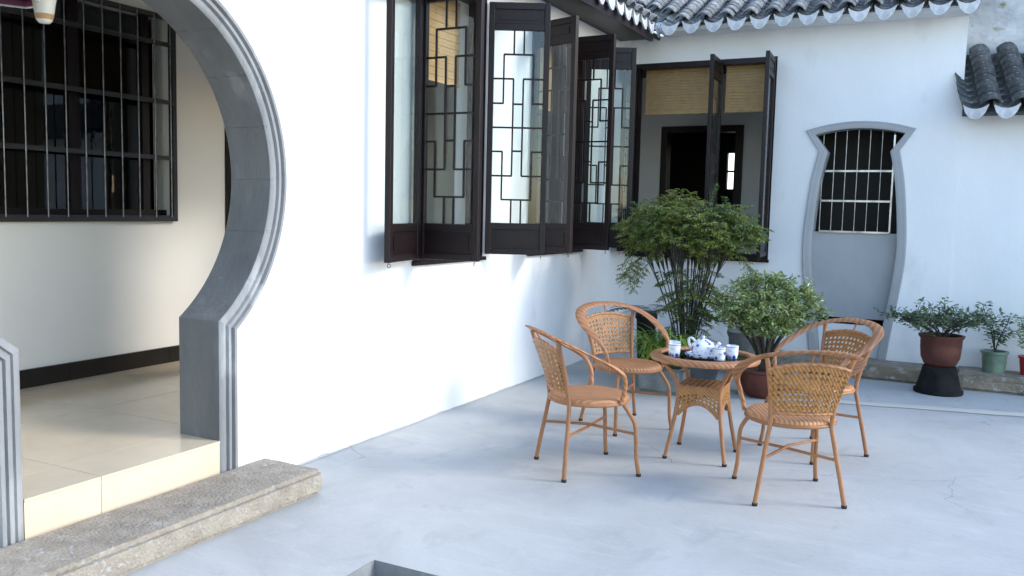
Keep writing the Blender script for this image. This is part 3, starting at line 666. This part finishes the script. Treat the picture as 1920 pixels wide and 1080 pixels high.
# ================================================================== CHAIRS
def make_chair():
    t = thing('rattan_chair', 'chair', 'chair')
    # seat
    m = MB(); prof = [(0,.432),(.19,.434),(.212,.432),(.222,.424),(.225,.413),(.220,.402),(.205,.397),(0,.397)]
    m.lathe(prof, 40); m.build('seat', M['rattan_seat'], t, smooth=True, fix=True)
    m = MB(); m.tube([(.222*math.cos(2*math.pi*j/40),.222*math.sin(2*math.pi*j/40),.405) for j in range(41)], .011, 8, cap=False); m.build('seat_rim', M['rattan'], t, smooth=True)
    # hoop rail
    hz = lambda y: .800-.50*(y+.335)
    half = [(0,-.335),(.10,-.325),(.19,-.288),(.252,-.225),(.283,-.14),(.287,-.05),(.278,.03)]
    right = [(x,y,hz(y)) for x, y in half]+[(.262,.085,.575),(.240,.108,.52),(.222,.108,.46),(.212,.10,.41)]
    pts = [(-x,y,z) for x,y,z in reversed(right[1:])]+right
    P = smoothpath(pts, 5); k = len(P); sec = []
    for i, p in enumerate(P):
        b = max(0, min(1, (p.z-.565)/.10))
        sec.append((.0130+.0200*b, .0125-.0045*b))
    def upv(i):
        p = P[i]; return (0,-.4,1) if p.z > .63 else ((1 if p.x > 0 else -1)*.9, .2, .55)
    ups = []
    for i in range(k):
        f = max(0, min(1, (P[i].z-.45)/.2)); s = 1 if P[i].x > 0 else -1
        ups.append(Vector((s*(1-f)*1.0, .35*f, 1*f)).normalized())
    # width must lie across the rail, thickness along the plane normal
    m = MB(); m.tube(P, .012, 10, flat=([(a,b) for a,b in sec], lambda i: ups[i])); m.build('hoop_rail', M['rattan_band'], t, smooth=True)
    # rear legs carry on up as the back posts
    for s in (-1, 1):
        p = smoothpath([(s*.222,-.225,.012),(s*.196,-.208,.16),(s*.166,-.186,.33),(s*.153,-.182,.42),(s*.166,-.212,.56),(s*.196,-.258,.70),(s*.212,-.276,hz(-.276)-.008)], 5)
        lg = MB().tube(p, .0120, 10).build('back_leg', M['rattan'], t, smooth=True)
        MB().lathe([(0,0),(.0135,0),(.0145,.004),(.0145,.016),(0,.016)], 10, (s*.222,-.225)).build('foot_cap', M['rubber'], lg)
        p = smoothpath([(s*.222,.215,.012),(s*.212,.203,.10),(s*.210,.198,.20),(s*.205,.190,.29),(s*.180,.160,.355),(s*.155,.135,.402)], 5)
        lg = MB().tube(p, .0117, 10).build('front_leg', M['rattan'], t, smooth=True)
        MB().lathe([(0,0),(.0132,0),(.0142,.004),(.0142,.016),(0,.016)], 10, (s*.222,.215)).build('foot_cap', M['rubber'], lg)
        MB().tube([(s*.208,.196,.235),(0,0,.252),(-s*.183,-.199,.235)] if s > 0 else [(s*.208,.196,.235),(0,0,.236),(-s*.183,-.199,.235)], .008, 8).build('stretcher', M['rattan'], t, smooth=True)
    # back panel: cane grid with open holes, on a curved trapezoid
    def bp(u, v):
        z = .475+v*(.225+.035*(1-u*u)); hw = .160+.040*v; y = -.192-.075*v-.030*(1-u*u)
        return (u*hw, y, z)
    m = MB(); nu, nv = 13, 9
    for i in range(nu):
        for j in range(nv):
            u0, u1, v0, v1 = -1+2*i/nu, -1+2*(i+1)/nu, j/nv, (j+1)/nv
            uc, vc = (u0+u1)/2, (v0+v1)/2; hu, hv = (u1-u0)/2, (v1-v0)/2
            if j == nv-1 or (i+j*3) % 17 == 5:
                m.add([bp(u0,v0),bp(u1,v0),bp(u1,v1),bp(u0,v1)], [(0,1,2,3)]); continue
            o = [bp(uc+hu*a, vc+hv*b) for a, b in ((-1,-1),(0,-1),(1,-1),(1,0),(1,1),(0,1),(-1,1),(-1,0))]
            r_ = .63; inn = [bp(uc+hu*a*r_, vc+hv*b*r_) for a, b in ((-.72,-.72),(0,-1),(.72,-.72),(1,0),(.72,.72),(0,1),(-.72,.72),(-1,0))]
            m.add(o+inn, [(q,(q+1)%8,8+(q+1)%8,8+q) for q in range(8)])
    m.build('cane_back', M['cane'], t, solid=.007, fix=True)
    MB().tube([bp(-1+.1*k,1.0) for k in range(21)], .0095, 8).build('top_bar', M['rattan_band'], t, smooth=True)
    MB().tube([bp(-1+.1*k,-.02) for k in range(21)], .0085, 8).build('bottom_bar', M['rattan_band'], t, smooth=True)
    MB().tube([bp(0,1.0),(0,-.325,hz(-.325)-.006)], .006, 8).build('strut', M['rattan'], t, smooth=True)
    return t
CH = make_chair(); GRP = 'rattan chairs around the tea table'
chairs = [((1.393,-4.345), (.707,.707), 'rattan armchair nearest the left wall, seen from its side'),
          ((2.465,-4.205), (-.44,.898), 'rattan armchair nearest the camera with its back turned'),
          ((2.455,-3.285), (-.60,-.80), 'rattan armchair on the far right of the tea table facing it'),
          ((1.245,-3.300), (.80,-.60), 'rattan armchair on the far left of the tea table before the grass')]
for i, (c, f, lab) in enumerate(chairs):
    o = CH if i == 0 else copy_tree(CH)
    o.location = (c[0], c[1], 0); o.rotation_euler = (0,0,math.atan2(-f[0], f[1])); tag(o, lab, 'chair', GRP)

# ================================================================== TABLE
TX, TY, TZ = 1.885, -3.745, .612
tb = thing('tea_table', 'round rattan tea table with a dark glass top', 'table', (TX,TY,0), R(2.5))
m = MB(); m.lathe([(.255,TZ-.004),(.262,TZ+.004),(.30,TZ+.004),(.315,TZ-.002),(.322,TZ-.014),(.318,TZ-.028),(.30,TZ-.034),(.255,TZ-.030),(.247,TZ-.016),(.255,TZ-.004)], 56)
m.build('top_rim', M['rattan_band'], tb, smooth=True)
m = MB(); m.disc(.25, TZ-.006, 48); m.disc(.25, TZ-.013, 48); m.build('glass_top', M['table_glass'], tb)
for sx in (-1,1):
    for sy in (-1,1):
        p = smoothpath([(sx*.175,sy*.175,.01),(sx*.150,sy*.150,.15),(sx*.130,sy*.130,.29),(sx*.122,sy*.122,.42),(sx*.155,sy*.155,.51),(sx*.205,sy*.205,TZ-.03)], 5)
        lg = MB().tube(p, .0120, 10).build('leg', M['rattan'], tb, smooth=True)
        MB().lathe([(0,0),(.0135,0),(.0145,.004),(.0145,.016),(0,.016)], 10, (sx*.175,sy*.175)).build('foot_cap', M['rubber'], lg)
sl0 = None
for k in range(7):
    x = -.118+.236*k/7
    if sl0 is None: sl0 = MB().box(0,.0265,-.125,.125,-.006,.006).build('shelf_slat', M['rattan_seat'], tb, loc=(x,0,.437), bevel=.003)
    else: dup(sl0, tb, (x,0,.437))
MB().tube([(-.125,-.127,.43),(.125,-.127,.43),(.127,.125,.43),(-.125,.127,.43),(-.127,-.127,.43)], .009, 8).build('shelf_rim', M['rattan'], tb, smooth=True)
def apron(rz):
    m = MB(); n = 10
    bot = lambda u: .335-.075*(u*u)-.0
    def ap(u, v):
        z = .43-(.43-bot(u))*v; return (u*.118, -.128-.004*v, z)
    rows = 6
    for i in range(n):
        for j in range(rows):
            u0, u1, v0, v1 = -1+2*i/n, -1+2*(i+1)/n, j/rows, (j+1)/rows; uc, vc = (u0+u1)/2, (v0+v1)/2; hu, hv = (u1-u0)/2, (v1-v0)/2
            if j < 2 or j == rows-1 or (i*7+j*5) % 9 == 0: m.add([ap(u0,v0),ap(u1,v0),ap(u1,v1),ap(u0,v1)], [(0,1,2,3)]); continue
            o = [ap(uc+hu*a, vc+hv*b) for a, b in ((-1,-1),(0,-1),(1,-1),(1,0),(1,1),(0,1),(-1,1),(-1,0))]
            inn = [ap(uc+hu*a*.7, vc+hv*b*.7) for a, b in ((-.5,-.5),(0,-1),(.5,-.5),(1,0),(.5,.5),(0,1),(-.5,.5),(-1,0))]
            m.add(o+inn, [(q,(q+1)%8,8+(q+1)%8,8+q) for q in range(8)])
    o = m.build('cane_apron', M['cane'], tb, solid=.006, fix=True); o.rotation_euler = (0,0,rz)
    o2 = MB().tube([ap(-1+.1*k,1.0) for k in range(21)], .007, 8).build('apron_edge', M['rattan'], tb, smooth=True); o2.rotation_euler = (0,0,rz)
for k in range(4): apron(R(90*k))

# ---- tea set on the glass
TT = TZ-.006
tray = thing('serving_tray', 'small blue and white porcelain tray under the teapot', 'tray', (TX+.005,TY-.07,TT+.001))
MB().lathe([(0,.004),(.085,.004),(.10,.010),(.105,.022),(.101,.022),(.095,.012),(.08,.008),(0,.008)], 36).build('dish', M['porcelain'], tray, smooth=True)
tp = thing('teapot', 'blue and white porcelain teapot standing on its tray', 'teapot', (TX+.005,TY-.07,TT+.010), R(-18))
body = [(0,0),(.050,0),(.058,.006),(.072,.03),(.078,.055),(.074,.082),(.060,.100),(.044,.106),(.040,.106)]
MB().lathe(body, 32).build('body', M['porcelain'], tp, smooth=True)
ld = MB().lathe([(.047,.104),(.046,.110),(.034,.120),(.014,.125),(.006,.127),(.010,.133),(.011,.139),(.006,.144),(0,.145)], 28).build('lid', M['porcelain'], tp, smooth=True)
MB().tube(smoothpath([(.062,0,.040),(.088,0,.052),(.102,0,.080),(.120,0,.108)], 5), [.017-.0004*i for i in range(16)], 10).build('spout', M['porcelain'], tp, smooth=True)
MB().tube(smoothpath([(-.060,0,.095),(-.085,0,.118),(-.108,0,.108),(-.104,0,.066),(-.070,0,.030)], 5), .0085, 8).build('handle', M['china_white'], tp, smooth=True)
cup0 = None
cups = [(-.145,-.145,'blue and white cup nearest the left edge of the glass top'),(-.170,-.06,'blue and white cup half hidden behind the leftmost cup'),
        (.115,-.125,'blue and white cup just right of the teapot front'),(.165,-.02,'blue and white cup behind at the right edge of the glass top')]
for cx, cy, lab in cups:
    if cup0 is None:
        cup0 = o = thing('tea_cup', lab, 'cup')
        MB().lathe([(0,0),(.026,0),(.031,.004),(.034,.02),(.035,.055),(.036,.078),(.0335,.078),(.032,.05),(.030,.012),(0,.008)], 24).build('bowl', M['porcelain'], o, smooth=True)
        MB().tube([(.0355*math.cos(2*math.pi*j/24),.0355*math.sin(2*math.pi*j/24),.070) for j in range(25)], .0016, 6, cap=False).build('rim_line', M['slate_pot'], o, smooth=True)
    else: o = copy_tree(cup0)
    o.location = (TX+cx, TY+cy, TT+.001); o.rotation_euler = (0,0,cx*40); tag(o, lab, 'cup', 'porcelain tea cups on the table')

tp.scale = (.92,.92,.82)
# ================================================================== PLANTS
def leaf(mb, p, d, up_, L_, w_, droop=.2):
    """a pointed leaf of two bent halves"""
    d = d.normalized(); s = d.cross(up_)
    s = s.normalized() if s.length > 1e-4 else Vector((1,0,0)); n = s.cross(d)
    a = p; m_ = p+d*L_*.5; e = p+d*L_-n*L_*droop
    mb.add([a, m_+s*w_*.5+n*w_*.12, e, m_-s*w_*.5+n*w_*.12], [(0,1,2,3)])
def rvec():
    while True:
        v = Vector((random.uniform(-1,1),random.uniform(-1,1),random.uniform(-1,1)))
        if .05 < v.length < 1: return v.normalized()
def pot(mb, r0, r1, h, lip=.012, n=36):
    return mb.lathe([(0,.0),(r0,0),(r0*1.02,.01),(r0+(r1-r0)*.55,h*.5),(r1*.97,h*.86),(r1*.98,h*.88),(r1+lip,h*.9),(r1+lip,h),(r1-.012,h),(r1-.02,h*.86),(0,h*.84)], n)

# tall nandina in a slate pot
def nandina():
    t = thing('nandina_plant', 'tall leafy nandina with a broad feathery crown and many dark canes', 'plant', (1.16,-1.58,0))
    m = MB(); pot(m, .24, .33, .30, .02); m.build('pot', M['slate_pot'], t, smooth=True)
    m = MB(); m.disc(.30, .262); m.build('soil', M['soil'], t)
    ms, ml = MB(), MB(); rnd = random.Random(11); tops = []
    def spray(p, d, L_, n):
        """compound leaf: a rachis with pairs of side twigs carrying leaflets"""
        pts = [p]; q = p.copy(); dd = d.copy()
        for k in range(6):
            dd = (dd+Vector((0,0,-.10))).normalized(); q = q+dd*L_/6; pts.append(q.copy())
        ms.tube(pts, [.0022,.002,.0018,.0015,.0012,.001,.0008], 4, cap=False)
        for k in range(1, 7):
            for s in (-1, 1):
                sd_ = (dd.cross(Vector((0,0,1))).normalized()*s+dd*.55+Vector((0,0,rnd.uniform(-.25,.25)))).normalized()
                ln = L_*.42*(1-abs(k-3)*.12); base = pts[k]
                ms.tube([base, base+sd_*ln], [.0012,.0006], 3, cap=False)
                for j in range(n):
                    f = .25+.75*(j+.5)/n; b = base+sd_*ln*f
                    for s2 in (-1, 1):
                        ld_ = (sd_+sd_.cross(Vector((0,0,1)))*s2*rnd.uniform(.5,1.1)+Vector((rnd.uniform(-.2,.2),rnd.uniform(-.2,.2),rnd.uniform(-.55,.25)))).normalized()
                        leaf(ml, b, ld_, Vector((rnd.uniform(-.3,.3),rnd.uniform(-.3,.3),1)), rnd.uniform(.022,.040), rnd.uniform(.008,.013), .25)
    for c in range(40):
        a = rnd.uniform(0, 2*math.pi); r = math.sqrt(rnd.random()); bx, by = .085*r*math.cos(a), .08*r*math.sin(a)
        sx, sy = .36*r*math.cos(a)+rnd.uniform(-.05,.05), .32*r*math.sin(a)
        h = rnd.uniform(1.15,1.42)-.14*r*r
        P = smoothpath([(bx,by,.25),(bx+sx*.22,by+sy*.2,.55),(bx+sx*.60,by+sy*.6,.88),(bx+sx,by+sy,h)], 5)
        ms.tube(P, [.0070-.0042*i/(len(P)-1) for i in range(len(P))], 6)
        tops.append((P[-1], P[-5]))
        for _q in range(2):                                   # low leaves among the canes
            p = P[int(rnd.uniform(.3,.75)*len(P))]; b = rnd.uniform(0,6.28); spray(p, Vector((math.cos(b),math.sin(b),-.1)).normalized(), .13, 2)
    for k in range(520):                                # sprays spread through the whole crown
        while True:
            u, v, q_ = rnd.uniform(-1,1), rnd.uniform(-1,1), rnd.uniform(-1,1)
            if u*u+v*v+abs(q_)**2.6 < 1: break
        p = Vector((-.02+u*.53, v*.40, 1.335+q_*.215-.05*u*u)); a_, b_ = min(tops, key=lambda t_: (t_[0]-p).length)
        ms.tube([b_, (a_+p)/2, p], [.003,.002,.0014], 4, cap=False)
        spray(p, Vector((u*.8+rnd.uniform(-.7,.7), v*.8+rnd.uniform(-.7,.7), rnd.uniform(-.25,.7))).normalized(), rnd.uniform(.11,.19), 3)
    for (dx, dy, z) in ((-.62,-.1,1.12),(-.50,-.2,1.06),(-.55,.05,1.1),(-.40,-.2,1.02),(.55,-.1,1.15)):   # drooping sprays
        p = Vector((dx*.75,dy,z)); ms.tube([Vector((dx*.3,dy*.4,z+.12)), p], .003, 4)
        for q in range(2): spray(p, Vector((math.copysign(.5,dx)+rnd.uniform(-.3,.3), rnd.uniform(-.3,.3), -.55)).normalized(), .26, 3)
    ms.build('canes', M['cane_stem'], t, smooth=True); ml.build('foliage', M['leaf_nandina'], t)
nandina()

def shrub(name, label, loc, cr, cz, zb, potf, lm, n_leaf, lsz, seed, nb=9, base_z=.2, gap=.0, lw=.55, rad0=.016, extra=0):
    t = thing(name, label, 'plant', loc); rnd = random.Random(seed); potf(t)
    ms, ml = MB(), MB(); tips = []
    for k in range(nb):
        a = 2*math.pi*k/nb+rnd.uniform(-.3,.3); f = rnd.uniform(.45,.95)
        e = Vector((cr[0]*f*math.cos(a), cr[1]*f*math.sin(a), cz+cr[2]*rnd.uniform(-.3,.75)*(1.15-f)))
        P = smoothpath([(0.02*math.cos(a),.02*math.sin(a),base_z),(e.x*.25,e.y*.25,base_z+(e.z-base_z)*.4),(e.x*.65,e.y*.65,base_z+(e.z-base_z)*.75),tuple(e)], 4)
        ms.tube(P, [rad0*(1-.8*i/(len(P)-1)) for i in range(len(P))], 6)
        for q in range(7):
            i = rnd.randrange(len(P)//2, len(P)); b = rvec(); b.z = abs(b.z)*.7
            e2 = P[i]+Vector((b.x*cr[0],b.y*cr[1],b.z*cr[2]))*rnd.uniform(.25,.55)
            ms.tube([P[i], (P[i]+e2)/2+Vector((0,0,.01)), e2], [.0045,.003,.0015], 4); tips.append((P[i], e2))
    pts_ = [t_[1] for t_ in tips]+[t_[0] for t_ in tips]
    for k in range(extra):
        v_ = rvec()*rnd.random()**.4; v_.z = v_.z if v_.z > -.75 else -.75
        e2 = Vector((v_.x*cr[0], v_.y*cr[1], cz+v_.z*cr[2])); a = min(pts_, key=lambda p_: (p_-e2).length)
        ms.tube([a, (a+e2)/2+Vector((0,0,.012)), e2], [.003,.002,.001], 4); tips.append((a.lerp(e2,.45), e2))
    for k in range(n_leaf):
        a, b = tips[rnd.randrange(len(tips))]; f = rnd.random()**.6
        p = a.lerp(b, f)+rvec()*.03
        d = rvec(); d.z = d.z*.6+.25
        leaf(ml, p, d, Vector((rnd.uniform(-.5,.5),rnd.uniform(-.5,.5),1)), lsz*rnd.uniform(.7,1.3), lsz*lw*rnd.uniform(.8,1.2), .1)
    ms.build('branches', M['bark'], t, smooth=True); ml.build('foliage', M[lm], t)
    return t
def pot_terra(t):
    m = MB(); m.lathe([(0,0),(.12,0),(.135,.01),(.165,.05),(.185,.12),(.195,.20),(.215,.21),(.215,.23),(.19,.23),(.18,.20),(0,.195)], 40); m.build('pot', M['terracotta'], t, smooth=True)
    MB().disc(.182,.197).build('soil', M['soil'], t)
shrub('round_shrub', 'round light green shrub on twisted branches in a brown pot', (1.86,-1.78,0), (.45,.38,.28), .735, .2, pot_terra, 'leaf_shrub', 8200, .041, 21, nb=13, extra=230)

def pot_brown(t):
    m = MB(); m.lathe([(0,.235),(.11,.235),(.125,.245),(.150,.30),(.158,.38),(.160,.455),(.175,.47),(.178,.488),(.155,.488),(.148,.46),(0,.455)], 40); m.build('pot', M['terracotta'], t, smooth=True)
    MB().disc(.15,.457).build('soil', M['soil'], t)
shrub('potted_bush', 'sprawling dark green bush in a brown pot on the upturned pot', (3.10,-.79,0), (.47,.26,.17), .62, .2, pot_brown, 'leaf_dull', 1500, .041, 5, nb=11, base_z=.45, rad0=.008, extra=45)
up_ = thing('upturned_pot', 'dark upturned pot serving as a stand for the brown pot', 'pot', (3.10,-.79,0))
MB().lathe([(0,.233),(.115,.233),(.128,.225),(.145,.15),(.165,.07),(.172,.035),(.190,.03),(.192,.006),(.186,.0),(0,.0)], 40).build('body', M['dark_pot'], up_, smooth=True)

def stemplant(name, label, loc, potm, r0, r1, h, lm, stems, seed, lsz=.05, rim=None):
    t = thing(name, label, 'plant', loc); rnd = random.Random(seed)
    m = MB(); pot(m, r0, r1, h, .008, 32); m.build('pot', M[potm], t, smooth=True); MB().disc(r1-.014,h*.87).build('soil', M['soil'], t)
    ms, ml = MB(), MB()
    for e in stems:
        P = smoothpath([(0,0,h*.85),(e[0]*.3,e[1]*.3,h+(e[2]-h)*.4),(e[0]*.8,e[1]*.8,h+(e[2]-h)*.8),e], 5)
        ms.tube(P, [.006-.004*i/(len(P)-1) for i in range(len(P))], 5)
        for i in range(4, len(P)):
            for q in range(5):
                a = rnd.uniform(0,6.28); d = Vector((math.cos(a),math.sin(a),rnd.uniform(-.2,.5)))
                p = P[i]+rvec()*.008; e2 = p+d*rnd.uniform(.01,.05); leaf(ml, e2, d, Vector((rnd.uniform(-.4,.4),rnd.uniform(-.4,.4),1)), lsz*rnd.uniform(.6,1.2), lsz*.5, .2)
    ms.build('stems', M['bark'], t, smooth=True); ml.build('foliage', M[lm], t); return t
stemplant('potted_seedling', 'thin young plant in the green glazed pot on the kerb', (3.515,-.22,.125), 'green_glaze', .085, .105, .19, 'leaf_bright', [(-.12,-.02,.60),(.10,0,.50),(-.03,.02,.42),(.05,-.03,.36)], 3)
stemplant('potted_cutting', 'pale leafy plant in the red pot at the right edge', (3.79,-.20,.125), 'red_plastic', .07, .09, .165, 'leaf_shrub', [(-.10,-.02,.50),(-.04,0,.44),(.08,0,.48),(-.13,.0,.38)], 4)

# grass clump in a grey planter
gt = thing('grass_plant', 'bright arching grass clump in the grey planter behind the far left chair', 'plant', (1.12,-2.05,0))
rough_box(-.20,.19,-.14,.14,0,.22,6,5,3,.010,9,.03).build('planter', M['grey_pot'], gt, smooth=True)
MB().box(-.17,.16,-.11,.11,.21,.226).build('soil', M['soil'], gt)
m = MB(); rnd = random.Random(2)
for k in range(230):
    a = rnd.uniform(0,6.28); p = Vector((rnd.uniform(-.14,.16), rnd.uniform(-.09,.09), .22)); L_ = rnd.uniform(.36,.66)
    d = Vector((math.cos(a)*rnd.uniform(.2,.75), math.sin(a)*rnd.uniform(.2,.7), 1)).normalized(); pts = [p]; q = p.copy()
    for s in range(6): d = (d+Vector((math.cos(a)*.10,math.sin(a)*.10,-.24*(s*.55)))).normalized(); q = q+d*L_/6; pts.append(q.copy())
    sd_ = Vector((-math.sin(a),math.cos(a),0)); wd = rnd.uniform(.006,.011)
    vs = []; 
    for s, q in enumerate(pts): ww = wd*(1-.8*(s/6)**2); vs += [q-sd_*ww, q+sd_*ww]
    m.add(vs, [(2*s,2*s+1,2*s+3,2*s+2) for s in range(6)])
m.build('blades', M['leaf_grass'], gt)
# fern behind, in a small dark pot
ft = thing('fern_plant', 'pale feathery fern in a small black pot by the corner', 'plant', (.55,-.85,0))
m = MB(); pot(m, .07, .095, .48, .01); m.build('pot', M['dark_pot'], ft, smooth=True)
ms, ml = MB(), MB()
for k in range(16):
    a = 2*math.pi*k/16+rnd.uniform(-.2,.2); L_ = rnd.uniform(.30,.52); d = Vector((math.cos(a)*.6,math.sin(a)*.6,1)).normalized(); q = Vector((0,0,.44)); pts = [q.copy()]
    for s in range(10): d = (d+Vector((math.cos(a)*.16,math.sin(a)*.16,-.12))).normalized(); q = q+d*L_/10; pts.append(q.copy())
    ms.tube(pts, .0018, 4, cap=False)
    for s in range(2, 11):
        for sg in (-1,1):
            sd_ = Vector((-math.sin(a),math.cos(a),0))*sg
            for f in (.3,.6,1): leaf(ml, pts[s]+sd_*.05*f, sd_+d*.5, Vector((0,0,1)), .028, .009, .2)
ms.build('stalks', M['cane_stem'], ft); ml.build('fronds', M['leaf_fern'], ft)
# grey-beige jar behind the round shrub
jr = thing('clay_jar', 'grey beige clay jar standing behind the round shrub', 'jar', (1.55,-.85,0))
MB().lathe([(0,0),(.13,0),(.16,.05),(.19,.18),(.20,.33),(.215,.36),(.215,.39),(.19,.39),(.18,.34),(0,.33)], 36).build('body', M['grey_pot'], jr, smooth=True)
